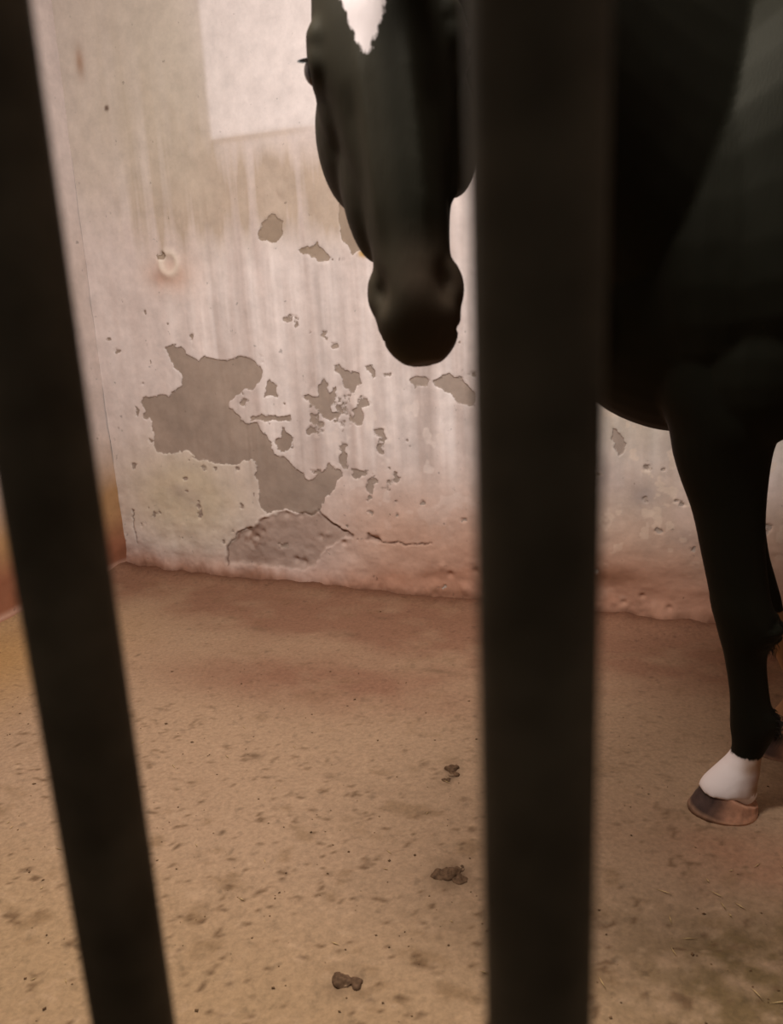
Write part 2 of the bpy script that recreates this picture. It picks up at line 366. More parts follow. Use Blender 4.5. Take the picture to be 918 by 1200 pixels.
    c = mixc(c, np.array(srgb(70, 52, 44)), np.exp(-(((u-.378)/.015)**2+((z-1.312)/.012)**2)**2)*.5)
    c = mixc(c, np.array(srgb(226, 212, 196)), .8*np.exp(-((rr-.036)/.016)**2))
    c = mixc(c, np.array(srgb(170, 128, 108)), .5*np.exp(-(((u-.36)/.05)**2+((z-1.23)/.03)**2)))
    c = mixc(c, np.array(srgb(90, 66, 52)), .9*np.exp(-(np.hypot(u-.2, z-1.858)/.011)**4))
    c = mixc(c, np.array(srgb(196, 156, 84)), .9*np.exp(-(((u-1.236)/.022)**2+((z-1.265)/.014)**2)**2))
    c = mixc(c, np.array(srgb(150, 112, 84)), .7*np.exp(-(((u-.10)/.02)**2+((z-2.03)/.05)**2)))
    bare = np.tile(GREYR, (len(u), 1))*(1+.10*f1+.12*f2)[:, None]
    bare = mixc(bare, np.array(srgb(176, 160, 150)), .35*sstep(.8, 1.4, u))
    bare = mixc(bare, np.array(srgb(148, 128, 104)), sstep(1.2, 1.3, z)*.5)
    peel = sd
    co = world(u, h, z)
    F = grid_faces(len(us), len(zs))
    fin = (sp[F] < 0).all(1); fp = pid[F[:, 0]]
    main = ~fin
    def sub(name, sel, parent=None):
        f = F[sel]; ids, inv = np.unique(f, return_inverse=True)
        return link_mesh(name, co[ids], inv.reshape(-1, 4), M_WALL, parent, True,
                         dict(tint=c[ids], bare=bare[ids], peel=peel[ids]))
    wl = tag(sub('wall_back', main), 'limewashed plaster back wall of the stall, paint flaking in patches over grey render', kind='structure')
    for i, k in enumerate(names):
        sel = fin & (fp == i)
        if sel.sum() > 4:
            o = sub('bare_patch', sel, wl); o['label'] = 'grey render bared where the white paint has flaked off'
    return wl
build_back_wall()

def plain_wall(name, org, ax, nrm, length, label, step=.02, mudscale=1.0):
    us = axis((0, length, step)); zs = axis((-.03, 1.0, step*.6), (1.0, 2.9, step*2))
    U, Z = np.meshgrid(us, zs, indexing='ij'); u, z = U.ravel(), Z.ravel()
    h = .008*fbm(u*3, z*3, 121)+sstep(.5, .05, z)*.010*fbm(u*9, z*9, 131, 4)+.02*sstep(.04, -.02, z)
    f1 = fbm(u*4, z*3, 140, 4)
    c = np.tile(LIME, (len(u), 1))
    c = mixc(c, TAN, np.clip(.35+.4*f1, 0, 1)*sstep(1.9, 1.0, z))
    c = mixc(c, np.array(srgb(176, 134, 84)), np.clip(sstep(.62, .25, z+.12*f1)*mudscale, 0, .9))
    c = mixc(c, np.array(srgb(150, 96, 72)), np.clip(sstep(.30, .10, z+.08*f1)*mudscale, 0, .9))
    c = mixc(c, np.array(srgb(206, 170, 150)), .7*np.exp(-((z-.035-.01*f1)/.010)**2))
    co = org+u[:, None]*ax+z[:, None]*UP+h[:, None]*nrm
    F = grid_faces(len(us), len(zs))
    if np.dot(np.cross(ax, UP), nrm) < 0: F = F[:, ::-1]
    return tag(link_mesh(name, co, F, M_WALL, None, True, dict(tint=c, bare=c, peel=np.full(len(u), .2))), label, kind='structure')
plain_wall('wall_left', K, V, E, 2.9, 'left stall wall, whitewashed above and stained brown near the floor')
plain_wall('wall_right', K+E*4.4, V, -E, 2.9, 'right stall wall behind the horse', .06)

def build_ceiling():
    co = [world(u, v, z) for z in (2.9, 3.0) for u, v in ((-.05, -.05), (4.45, -.05), (4.45, 2.9), (-.05, 2.9))]
    f = [(0, 1, 2, 3), (7, 6, 5, 4), (0, 4, 5, 1), (1, 5, 6, 2), (2, 6, 7, 3), (3, 7, 4, 0)]
    m = simple('whitewashed_ceiling', srgb(190, 175, 160), .9, .2, .2, 12, .1)
    tag(link_mesh('ceiling', co, f, m, None, False), 'whitewashed ceiling over the stall', kind='structure')
build_ceiling()

SAND = np.array(srgb(154, 126, 100)); RED = np.array(srgb(126, 88, 68)); OLIVE = np.array(srgb(88, 70, 42))
def floor_h(u, v):
    h = .010*fbm(u*2.2, v*2.2, 201, 3)+.0035*fbm(u*9, v*9, 205, 4)
    near = sstep(1.0, 1.6, v)
    h += .0035*fbm(u*34, v*34, 210, 3)*(.35+.65*near)
    # scuffed, trampled bedding in the near right corner
    sc = sstep(2.15, 2.5, u)*sstep(1.0, 1.3, v)
    h += sc*.007*fbm(u*22+v*9, v*22, 214, 3)
    h += (.016+.014*fbm(u*13, v*9, 218, 4))*sstep(.16, .02, v)+.02*sstep(.08, 0, u)
    h -= .014*gauss(u, v, 2.49, 1.42, .16, .10)
    return h-.002
def build_floor():
    us = axis((0, 2.9, .0085), (2.9, 4.4, .06)); vs = axis((0, 2.15, .0085), (2.15, 4.6, .05))
    U, W = np.meshgrid(us, vs, indexing='ij'); u, v = U.ravel(), W.ravel()
    h = floor_h(u, v)
    f1 = fbm(u*2.5, v*2.5, 220, 5); f2 = fbm(u*9, v*12, 225, 4); f3 = fbm(u*30, v*34, 231, 3)
    c = np.tile(SAND, (len(u), 1))*(1+.06*f1)[:, None]
    r = np.clip(1.0*sstep(.52, .10, v+.16*f1)+.95*gauss(u, v, 1.25, .32, .6, .2)+.95*gauss(u, v, 1.25, .78, .42, .15)
                +.45*gauss(u, v, 1.7, .62, .3, .2)+.55*gauss(u, v, 2.3, .35, .5, .3)+.4*gauss(u, v, 2.5, 1.2, .16, .12)+.6*gauss(u, v, 2.75, 1.30, .2, .15)+.5*gauss(u, v, 1.95, .2, .3, .2), 0, 1)
    c = mixc(c, RED, np.clip(r*(1+.6*f2), 0, 1)*.85)
    c = mixc(c, np.array(srgb(146, 100, 74)), .4*np.clip(gauss(u, v, 2.62, 1.2, .25, .10)*(1+f2), 0, 1))
    c = mixc(c, np.array(srgb(168, 128, 72)), .7*sstep(.75, .15, u)*sstep(.3, 1.0, v))
    o = np.clip(.95*sstep(2.18, 2.46, u+.14*f1)*sstep(1.20, 1.42, v+.15*f1)+.35*gauss(u, v, 2.2, 1.55, .3, .15), 0, 1)
    c = mixc(c, OLIVE, o*np.clip(.75+.8*f3, 0, 1)*.9)
    c = mixc(c, np.array(srgb(150, 122, 84)), .5*sstep(1.45, 1.9, v))
    # damp and dung flecks
    fl = sstep(.25, .65, fbm(u*14, v*20, 240, 4))*(.25+.45*sstep(.8, 1.6, v))
    c = mixc(c, np.array(srgb(112, 86, 58)), np.clip(fl, 0, 1)*.8)
    fl = sstep(.36, .60, fbm(u*46, v*54, 246, 3))*(.30+.6*sstep(.8, 1.5, v))
    c = mixc(c, np.array(srgb(92, 68, 46)), np.clip(fl, 0, 1)*.9)
    pale = sstep(.25, .7, fbm(u*44, v*50, 250, 4))*.28*sstep(.8, 1.5, v)
    c = mixc(c, np.array(srgb(186, 156, 126)), pale)
    for cu, cv, su, sv, a in [(1.875,1.10,.022,.045,.75),(1.99,1.43,.04,.045,.6),(1.90,1.74,.035,.03,.6),(1.38,1.18,.025,.018,.5),(1.30,1.10,.02,.012,.4),
                              (1.33,.24,.03,.012,.5),(1.70,.60,.07,.012,.5),(1.28,.42,.04,.02,.35),(1.62,1.20,.03,.012,.45),(1.75,1.21,.03,.010,.45),(.95,.45,.04,.02,.3)]:
        c = mixc(c, np.array(srgb(96, 74, 54)), np.clip(a*gauss(u, v, cu, cv, su, sv)*(1+1.4*f3), 0, .9))
    c = mixc(c, np.array(srgb(100, 64, 46)), .9*np.exp(-((v+.02*f2)/.060)**2))  # shadow line along the wall foot, painted into the floor colour
    co = world(u, v, h)
    F = grid_faces(len(us), len(vs))[:, ::-1]
    tag(link_mesh('floor', co, F, M_FLOOR, None, True, dict(tint=c)), 'packed sandy dirt floor of the stall, reddish by the wall', kind='structure')
build_floor()

# ------------------------------------------------------------------ litter on the floor
def crumb_mesh(name, pts, mat_, label, cat):
    V_, F_ = [], []
    base = [(1,0,0),(-1,0,0),(0,1,0),(0,-1,0),(0,0,1),(0,0,-.6)]
    tri = [(0,2,4),(2,1,4),(1,3,4),(3,0,4),(2,0,5),(1,2,5),(3,1,5),(0,3,5)]
    for (x, y, z, sx, sy, sz, a) in pts:
        k = len(V_); ca, sa = math.cos(a), math.sin(a)
        for b in base:
            j = 1+RNG.uniform(-.25, .25)
            X, Y = b[0]*sx*j, b[1]*sy*j
            V_.append((x+X*ca-Y*sa, y+X*sa+Y*ca, z+b[2]*sz*j))
        F_ += [tuple(k+q for q in t) for t in tri]
    return tag(link_mesh(name, V_, F_, mat_, None, True), label, cat, kind='stuff')
def scatter(n, ur, vr, dens):
    out = []
    while len(out) < n:
        u, v = RNG.uniform(*ur), RNG.uniform(*vr)
        if RNG.random() < dens(u, v): out.append((u, v))
    return out
def on_floor(u, v, dz=0):
    z = float(floor_h(np.array([u]), np.array([v]))[0]); p = world(u, v, z+dz); return p
pts = []
for u, v in scatter(850, (.1, 3.0), (.08, 2.2), lambda u, v: .12+.88*min(1, max(0, (v-.6)/1.0))**1.3):
    r = RNG.lognormal(-6.45, .40); p = on_floor(u, v, r*.2); pts.append((p[0], p[1], p[2], r*1.3, r, r*.6, RNG.uniform(0, 6)))
crumb_mesh('dirt_crumbs', pts, M_CRUMB, 'dark crumbs of dry dung and dirt scattered over the sandy floor', 'dirt crumbs')
pts = []
for u, v in scatter(170, (2.1, 3.0), (1.2, 2.2), lambda u, v: min(1, max(.05, (u-2.2)/.4))):
    L = RNG.uniform(.006, .022); p = on_floor(u, v, .003); pts.append((p[0], p[1], p[2], L, .0011, .0012, RNG.uniform(0, 6)))
for u, v in scatter(60, (.2, 2.2), (1.0, 2.2), lambda u, v: 1):
    L = RNG.uniform(.004, .012); p = on_floor(u, v, .002); pts.append((p[0], p[1], p[2], L, .001, .001, RNG.uniform(0, 6)))
crumb_mesh('straw_bits', pts, M_STRAW, 'short pale straw bits trodden into the floor beyond the right bar', 'straw')
def clod(u, v, bits, label):
    bm = bmesh.new()
    for du, dv, r in bits:
        p = on_floor(u+du, v+dv)
        mtx = Matrix.Translation(Vector((p[0], p[1], p[2]+r*.05))) @ Matrix.Rotation(random.uniform(0, 3), 4, 'Z') @ Matrix.Diagonal((r*1.3, r, r*.38, 1))
        bmesh.ops.create_icosphere(bm, subdivisions=3, radius=1, matrix=mtx)
    for q in bm.verts:
        nz = fbm(np.array([q.co.x*70]), np.array([q.co.y*70]), 300, 3, np.array([q.co.z*70]))[0]
        q.co += q.normal*nz*.014
    me = bpy.data.meshes.new('dirt_clod'); bm.to_mesh(me); bm.free(); me.materials.append(M_CLOD)
    me.polygons.foreach_set('use_smooth', [True]*len(me.polygons))
    o = bpy.data.objects.new('dirt_clod', me); COL.objects.link(o); tag(o, label, 'dirt clod')
clod(1.875, 1.10, [(0,-.02,.013),(.008,.0,.011),(.0,.022,.009)], 'upright dark clod of dirt left of the thick bar, level with the white hoof sock')
clod(1.985, 1.43, [(0,0,.017),(.025,.012,.012),(-.02,.014,.011),(.012,-.02,.009)], 'crumbly grey-brown dirt clod left of the thick bar, nearest the bottom edge')
clod(1.895, 1.74, [(0,0,.014),(.022,-.004,.010)], 'small dirt clod on the bare floor midway between the two bars')

# ------------------------------------------------------------------ horse
def catmull(P, n):
    P = np.array(P, float); out = []
    Q = np.vstack([2*P[0]-P[1], P, 2*P[-1]-P[-2]])
    for i in range(1, len(Q)-2):
        for t in np.linspace(0, 1, n, endpoint=False):
            a, b, c, d = Q[i-1], Q[i], Q[i+1], Q[i+2]
            out.append(.5*((2*b)+(-a+c)*t+(2*a-5*b+4*c-d)*t*t+(-a+3*b-3*c+d)*t**3))
    out.append(P[-1]); return np.array(out)
class Soup:
    def __init__(s): s.v = []; s.f = []
    def loft(s, secs, A, B, n=5, seg=24, pw=2.0):
        """secs rows: cx,cy,cz, ra, rb+, rb-  ; A,B fixed frame vectors"""
        A = np.array(A, float); B = np.array(B, float)
        R = catmull(secs, n); R[:, 3:] = np.maximum(R[:, 3:], .002)
        k0 = len(s.v)
        for r in R:
            for j in range(seg):
                t = 2*math.pi*j/seg; ca, sa = math.cos(t), math.sin(t)
                x = math.copysign(abs(ca)**(2/pw), ca)*r[3]
                y = math.copysign(abs(sa)**(2/pw), sa)*(r[4] if sa > 0 else r[5])
                s.v.append(r[:3]+A*x+B*y)
        m_ = len(R)
        for i in range(m_-1):
            for j in range(seg):
                a = k0+i*seg+j; b = k0+i*seg+(j+1) % seg
                s.f.append((a, b, b+seg, a+seg))
        s.f.append(tuple(k0+j for j in range(seg))[::-1]); s.f.append(tuple(k0+(m_-1)*seg+j for j in range(seg)))
    def ball(s, c, r, A=(1,0,0), B=(0,1,0), D=(0,0,1)):
        c = np.array(c, float); A, B, D = map(lambda q: np.array(q, float), (A, B, D))
        k0 = len(s.v); n1, n2 = 12, 20
        for i in range(1, n1):
            p = math.pi*i/n1
            for j in range(n2):
                t = 2*math.pi*j/n2
                s.v.append(c+A*r[0]*math.sin(p)*math.cos(t)+B*r[1]*math.sin(p)*math.sin(t)+D*r[2]*math.cos(p))
        for i in range(n1-2):
            for j in range(n2):
                a = k0+i*n2+j; b = k0+i*n2+(j+1) % n2
                s.f.append((a, b, b+n2, a+n2))
        s.f.append(tuple(k0+j for j in range(n2))[::-1]); s.f.append(tuple(k0+(n1-2)*n2+j for j in range(n2)))

HD = np.array([-.985, .174, 0]); SD = np.array([.174, .985, 0]); OR = np.array([.74, 1.643, 0])
def hw(u, s, z): return OR+HD*u+SD*s+UP*z
def sec(c, *r): return [*c, *r]
body = Soup()
# barrel: u, z, half width, up, down
body.loft([sec(hw(u, 0, z), a, b, c) for u, z, a, b, c in [
    (.39,1.12,.05,.06,.06),(.365,1.12,.12,.14,.15),(.30,1.12,.175,.24,.25),(.18,1.14,.225,.36,.325),(.06,1.17,.25,.44,.35),(-.06,1.18,.265,.51,.35),
    (-.25,1.17,.29,.49,.335),(-.6,1.16,.31,.43,.33),(-.9,1.18,.29,.42,.31),(-1.15,1.23,.27,.39,.28),(-1.38,1.25,.23,.33,.25),(-1.52,1.24,.15,.19,.19),(-1.58,1.24,.05,.08,.08)]],
    SD, UP, 5, 36, 2.15)
for s in (-1, 1):
    body.ball(hw(.10, s*.15, 1.17), (.17, .095, .27), HD, SD, UP)          # shoulder
    body.ball(hw(.03, s*.155, .97), (.13, .075, .17), HD, SD, UP)          # triceps / upper arm
    body.ball(hw(-1.25, s*.16, 1.12), (.24, .12, .26), HD, SD, UP)         # haunch
    body.ball(hw(.29, s*.09, 1.06), (.08, .09, .13), HD, SD, UP)           # pectoral
# neck: from shoulders up and round towards the camera
nd = np.array([-.52, -.32, .30]); nd /= np.linalg.norm(nd)
nl = np.cross(nd, UP); nl /= np.linalg.norm(nl); nu = np.cross(nl, nd)
body.loft([sec(c, *r) for c, r in [
    ((.66,1.655,1.30),(.19,.36,.30)),((.52,1.60,1.36),(.165,.34,.28)),((.40,1.52,1.44),(.125,.29,.23)),((.28,1.44,1.52),(.105,.23,.22)),
    ((.17,1.36,1.575),(.090,.17,.20)),((.085,1.315,1.60),(.080,.12,.14)),((.04,1.29,1.605),(.05,.08,.08))]], nl, nu, 5, 28)
# head frame: hd down the face, hn out of the forehead, hl across
hd = np.array([.066, -.235, -.97]); hd /= np.linalg.norm(hd)
HY = math.radians(7)
hn = np.array([-math.sin(HY), -math.cos(HY), 0]); hn -= hd*np.dot(hn, hd); hn /= np.linalg.norm(hn)
hl = np.cross(hn, hd); hl = -hl if hl[0] < 0 else hl
HP = np.array([.012, 1.262, 1.625])
def hp(t, l=0, n=0): return HP+hd*t+hl*l+hn*n
body.loft([sec(hp(t, 0, o), a, b, c) for t, o, a, b, c in [
    (-.035,0,.04,.03,.05),(.0,0,.070,.055,.10),(.06,0,.086,.072,.13),(.12,0,.094,.080,.14),(.18,0,.100,.082,.15),(.235,0,.101,.078,.155),
    (.29,0,.086,.074,.16),(.34,0,.076,.070,.15),(.385,0,.067,.067,.12),(.43,0,.058,.063,.095),(.475,0,.053,.058,.080),(.51,0,.054,.056,.074),
    (.545,0,.058,.054,.072),(.578,0,.056,.046,.068),(.608,0,.045,.034,.056),(.628,0,.026,.018,.036)]], hl, hn, 6, 36, 2.35)
for s in (-1, 1):
    body.ball(hp(.287, s*(.070-.006*s), -.072), (.046-.002*s, .085, .100), hl, hn, hd)     # jowl
    body.ball(hp(.222, s*.088, .014), (.026, .042, .040), hl, hn, hd)      # orbit
    body.ball(hp(.195, s*.080, .030), (.026, .030, .030), hl, hn, hd)      # brow
    body.ball(hp(.530, s*.047, .004), (.020, .034, .036), hl, hn, hd)      # nostril wing
    body.loft([sec(hp(.25+.04*i, s*(.085-.0065*i), -.01), .012, .012, .012) for i in range(5)], hl, hn, 4, 12)   # facial crest
    # ear
    body.loft([sec(hp(t, s*l, n_), a, b, b) for t, l, n_, a, b in [(.03,.050,-.02,.028,.022),(-.03,.058,-.015,.032,.022),(-.08,.064,-.01,.028,.018),(-.13,.066,-.004,.014,.010),(-.155,.064,.0,.004,.004)]], hl, hn, 4, 16)
body.ball(hp(.355, -.052, -.035), (.040, .065, .120), hl, hn, hd)      # cheek bulging on the near-left side
body.ball(hp(.262, -.076, -.015), (.032, .05, .07), hl, hn, hd)
body.ball(hp(.592, 0, -.055), (.036, .034, .026), hl, hn, hd)              # chin
X = np.array([1.0, 0, 0]); Y = np.array([0, 1.0, 0])
# fore legs
body.ball((.715, 1.53, .050), (.040, .044, .032))
body.ball((.950, 1.755, .052), (.042, .044, .034))
near = [(.98,.60,.10,.07),(.90,.62,.105,.075),(.838,.642,.104,.078),(.788,.642,.094,.068),(.738,.648,.084,.060),(.668,.661,.070,.053),(.58,.675,.062,.048),
        (.507,.690,.059,.047),(.470,.698,.060,.050),(.430,.708,.058,.050),(.395,.712,.052,.045),(.357,.713,.042,.036),(.279,.726,.040,.032),(.235,.733,.043,.035),
        (.195,.740,.047,.039),(.155,.735,.036,.034),(.129,.727,.032,.034),(.095,.712,.046,.042),(.070,.698,.056,.047),(.052,.692,.060,.050)]
body.loft([[x, 1.53, z, a, b, b] for z, x, a, b in near], X, Y, 4, 24)
far = [(.98,.68,.10,.07),(.90,.70,.105,.075),(.838,.722,.095,.078),(.788,.735,.082,.068),(.738,.750,.072,.060),(.668,.768,.060,.053),(.58,.786,.052,.048),
       (.507,.802,.050,.047),(.450,.820,.050,.050),(.400,.842,.045,.045),(.357,.864,.036,.036),(.279,.905,.032,.032),(.235,.932,.036,.035),
       (.195,.955,.040,.039),(.155,.962,.034,.034),(.129,.955,.032,.034),(.095,.938,.038,.038),(.070,.926,.046,.044),(.052,.920,.050,.048)]
body.loft([[x, 1.755, z, a, b, b] for z, x, a, b in far], X, Y, 4, 24)
for s in (-1, 1):
    o = -.05*s
    body.loft([sec(hw(u+o, s*q, z), a, b, b) for u, q, z, a, b in [(-1.22,.16,1.15,.20,.11),(-1.20,.165,.98,.17,.10),(-1.17,.165,.86,.13,.085),(-1.24,.16,.74,.095,.065),(-1.34,.15,.62,.062,.050),
        (-1.40,.145,.55,.062,.045),(-1.41,.145,.50,.056,.042),(-1.395,.145,.42,.042,.034),(-1.385,.145,.30,.036,.030),(-1.38,.145,.21,.042,.036),(-1.36,.145,.15,.034,.032),(-1.33,.145,.10,.038,.038),(-1.31,.145,.06,.050,.048)]],
        HD, SD, 4, 20)
pre = bpy.data.meshes.new('pre'); pre.from_pydata([tuple(map(float, q)) for q in body.v], [], body.f); pre.update()
po = bpy.data.objects.new('pre', pre); COL.objects.link(po)
bm = bmesh.new(); bm.from_mesh(pre)
bmesh.ops.recalc_face_normals(bm, faces=bm.faces); bm.to_mesh(pre); bm.free()
md = po.modifiers.new('r', 'REMESH'); md.mode = 'VOXEL'; md.voxel_size = .0058
md = po.modifiers.new('s', 'SMOOTH'); md.factor = .5; md.iterations = 7
dg = bpy.context.evaluated_depsgraph_get()
me = bpy.data.meshes.new_from_object(po.evaluated_get(dg)); me.name = 'horse'
bpy.data.objects.remove(po); bpy.data.meshes.remove(pre)
nv = len(me.vertices); co = np.empty(nv*3, np.float32); me.vertices.foreach_get('co', co); co = co.reshape(-1, 3).astype(float)
no = np.empty(nv*3, np.float32); me.vertex_normals.foreach_get('vector', no); no = no.reshape(-1, 3).astype(float)
rel = co-HP; T = rel@hd; Lh = rel@hl; Nn = rel@hn
ishead = (T > -.05) & (T < .66) & (np.abs(Lh) < .16) & (Nn > -.2) & (Nn < .14)
# sculpt: nostrils, mouth line, eye sockets, nasal ridges, coat folds
d = np.zeros(nv)
for s in (-1, 1):
    q = np.sqrt(((T-.528-.25*(Nn-.02))/.024)**2+((Lh-s*.050)/.020)**2+((Nn-.035)/.020)**2)
    d -= .014*np.exp(-q**2)*ishead
    q = np.sqrt(((T-.226)/.020)**2+((Lh-s*.112)/.030)**2+((Nn-.022)/.022)**2)
    d -= .008*np.exp(-q**2)*ishead
    d += .004*np.exp(-((np.abs(Lh)-.030)/.010)**2)*sstep(.20, .27, T)*sstep(.50, .42, T)*(Nn > .02)*ishead*.5
    d -= .004*np.exp(-((np.abs(Lh)-.052)/.012)**2)*sstep(.26, .32, T)*sstep(.46, .38, T)*(Nn > 0)*ishead*.5
d -= .005*np.exp(-((T-.585-.15*(Nn+.02))/.005)**2)*(Nn < .012)*(Nn > -.055)*ishead
rr_ = co-OR; ub, sb, zb = rr_@HD, rr_@SD, co[:, 2]
fold = sstep(-.4, -.3, ub)*sstep(.4, .3, ub)*sstep(1.30, 1.42, zb)*(sb < 0)*(T < -.05+0*T)
d += .006*fold*vnoise(ub*14+zb*16, zb*6-ub*6, 500)
d += .0025*fbm(co[:, 0]*7, co[:, 1]*7, 510, 3, co[:, 2]*7)*~ishead*sstep(.8, 1.0, zb)
knee = gauss(co[:, 0], co[:, 2], .69, .46, .05, .06)
# tuft edges at the back of knee and fetlock of the near leg
nearleg = (np.abs(co[:, 1]-1.53) < .08) & (co[:, 2] < .8) & (co[:, 0] < .84)
bk = np.clip(no[:, 0], 0, 1)*nearleg
d += bk*(.020*np.exp(-((zb-.420)/.030)**2)+.012*np.exp(-((zb-.215)/.022)**2))*(.8+.5*vnoise(zb*120, co[:, 1]*90, 77))
co += no*d[:, None]
# coat colour
white = np.full(nv, -.05)
STAR = -.020+.10*(.23-T); wd = np.interp(T, [-.02, .08, .13, .165, .21, .262], [.064, .058, .050, .036, .019, -.004])
st = wd-np.abs(Lh-STAR)
white = np.where(ishead & (Nn > .01) & (T > 0), np.maximum(white, np.where(T < .25, st, -.05)), white)
sock = np.where(co[:, 1] > 1.65, .37, .138)-zb
legs = (zb < .42)
white = np.where(legs & (co[:, 0] < 1.2), np.clip(sock, -.05, .05), white)
tint = np.tile(np.array([.0070, .0068, .0044]), (nv, 1))
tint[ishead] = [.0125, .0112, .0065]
f5 = fbm(co[:, 0]*5, co[:, 1]*5, 520, 3, co[:, 2]*5)
tint *= (1+.25*f5)[:, None]
muz = sstep(.44, .53, T)*ishead
tint = mixc(tint, np.array([.050, .034, .022]), muz*.85)
face_lit = sstep(-.01, .03, -Lh)*ishead*sstep(.0, .2, T)  # lit left side of the face, painted lighter into the coat tint
tint = mixc(tint, np.array([.036, .030, .019]), face_lit*.65)
wt = np.tile(np.array(srgb(225, 212, 208)), (nv, 1))
wt = mixc(wt, np.array(srgb(150, 112, 80)), np.clip(sstep(1.62, 1.68, co[:, 1])*legs+legs*sstep(.692, .742, co[:, 0]+.012*vnoise(co[:, 0]*60, co[:, 2]*60, 95))*(zb > .055)*.9, 0, 1))
f6 = vnoise(co[:, 0]*45, co[:, 2]*45, 90)
wt = mixc(wt, np.array(srgb(160, 132, 130)), np.clip(f6, 0, 1)*.5*legs*sstep(.68, .72, co[:, 0]))
me.vertices.foreach_set('co', co.astype(np.float32).ravel())
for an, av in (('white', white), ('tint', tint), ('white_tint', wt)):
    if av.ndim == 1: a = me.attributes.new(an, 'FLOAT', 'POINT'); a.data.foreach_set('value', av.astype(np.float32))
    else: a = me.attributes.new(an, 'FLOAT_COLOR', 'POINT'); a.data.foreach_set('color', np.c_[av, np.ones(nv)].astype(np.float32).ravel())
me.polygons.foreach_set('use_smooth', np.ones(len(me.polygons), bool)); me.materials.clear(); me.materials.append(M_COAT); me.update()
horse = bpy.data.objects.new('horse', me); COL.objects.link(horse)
tag(horse, 'black horse with a white forehead star and white sock, head lowered behind the bars', 'horse')

# hooves
def hoof_mat():
    m, nt, b = mat('two_tone_hoof_horn'); L = nt.links.new
    at = N(nt, 'ShaderNodeAttribute', attribute_name='tint'); tc = N(nt, 'ShaderNodeTexCoord')
    nz = N(nt, 'ShaderNodeTexNoise'); nz.inputs['Scale'].default_value = 45; nz.inputs['Detail'].default_value = 5; L(tc.outputs['Object'], nz.inputs['Vector'])
    g = N(nt, 'ShaderNodeMapRange'); g.inputs['From Min'].default_value = .25; g.inputs['From Max'].default_value = .75; g.inputs['To Min'].default_value = .5; g.inputs['To Max'].default_value = 1.4; L(nz.outputs['Fac'], g.inputs['Value'])
    mu = N(nt, 'ShaderNodeVectorMath', operation='SCALE'); L(at.outputs['Color'], mu.inputs[0]); L(g.outputs[0], mu.inputs['Scale'])
    L(mu.outputs[0], b.inputs['Base Color']); b.inputs['Roughness'].default_value = .6; b.inputs['Specular IOR Level'].default_value = .3
    return m
M_HOOF = hoof_mat()
def hoof(cx, cy, gz, pale):
    rows = 9; seg = 32; P, Tn = [], []
    for i in range(rows+1):
        t = i/rows                                   # 0 ground .. 1 coronet
        for j in range(seg):
            a = 2*math.pi*j/seg; ca, sa = math.cos(a), math.sin(a)     # +ca = toe
            rx = (.080 if ca > 0 else .066)*(1-t)+(.046 if ca > 0 else .052)*t
            ry = .062*(1-t)+.048*t
            sh = -.012*t
            top = .082 if ca > 0 else .050
            zz = gz+t*(.046+(.036*ca if ca > 0 else .024*ca))
            u_, s_ = ca*rx+sh, sa*ry
            zz += .0012*math.sin(t*24)
            P.append(np.array([cx, cy, 0])+HD*u_+SD*s_+UP*zz)
            dark = 1/(1+math.exp(-(ca-.35+.25*sa*0)*9)) if pale else 1
            c0 = np.array(srgb(190, 140, 112)); c1 = np.array(srgb(66, 50, 46))
            col = c0*(1-dark)+c1*dark
            if t < .18 and pale: col = col*.6+np.array(srgb(196, 152, 120))*.4
            Tn.append(col)
    F_ = []
    for i in range(rows):
        for j in range(seg):
            a = i*seg+j; b = i*seg+(j+1) % seg; F_.append((a, b, b+seg, a+seg))
    F_.append(tuple(range(seg))[::-1]); F_.append(tuple(rows*seg+j for j in range(seg)))
    o = link_mesh('hoof', P, F_, M_HOOF, horse, True, dict(tint=np.array(Tn)))
    if pale: o['label'] = 'hoof dark at the toe and pinkish brown behind'
    return o
def fz(x, y):
    p = np.array([x, y, 0])-K; return float(floor_h(np.array([p@E]), np.array([p@V]))[0])
hoof(.692, 1.53, fz(.69, 1.53)-.002, True)
hoof(.925, 1.755, fz(.925, 1.755)-.002, True)
for s in (-1, 1):
    c = hw(-1.31-.05*s, s*.145, 0); hoof(c[0], c[1], fz(c[0], c[1])-.002, False)

# eyes
for s in (-1, 1):
    bm = bmesh.new(); c = hp(.226, s*.0935, .020)
    bmesh.ops.create_uvsphere(bm, u_segments=28, v_segments=18, radius=.0205, matrix=Matrix.Translation(Vector(c)))
    mm = bpy.data.meshes.new('eye'); bm.to_mesh(mm); bm.free(); mm.materials.append(M_EYE)
    mm.polygons.foreach_set('use_smooth', [True]*len(mm.polygons))
    o = bpy.data.objects.new('eye', mm); COL.objects.link(o); o.parent = horse

# hair strands: thin tapering triangular tubes
def strands(name, lines, mat_, r0):
    Vv, Ff = [], []
    for pts, r in lines:
        pts = catmull(pts, 4); k0 = len(Vv); n_ = len(pts)
        for i, p in enumerate(pts):
            tdir = pts[min(i+1, n_-1)]-pts[max(i-1, 0)]; tdir /= np.linalg.norm(tdir)+1e-9
            a = np.cross(tdir, [.3, .5, .8]); a /= np.linalg.norm(a); b = np.cross(tdir, a)
            rad = r*(1-.85*i/(n_-1))
            for q in range(3):
                th = 2*math.pi*q/3; Vv.append(p+(a*math.cos(th)+b*math.sin(th))*rad)
        for i in range(n_-1):
            for q in range(3):
                A_, B_ = k0+i*3+q, k0+i*3+(q+1) % 3; Ff.append((A_, B_, B_+3, A_+3))
    return link_mesh(name, np.array(Vv), np.array(Ff), mat_, horse, True)
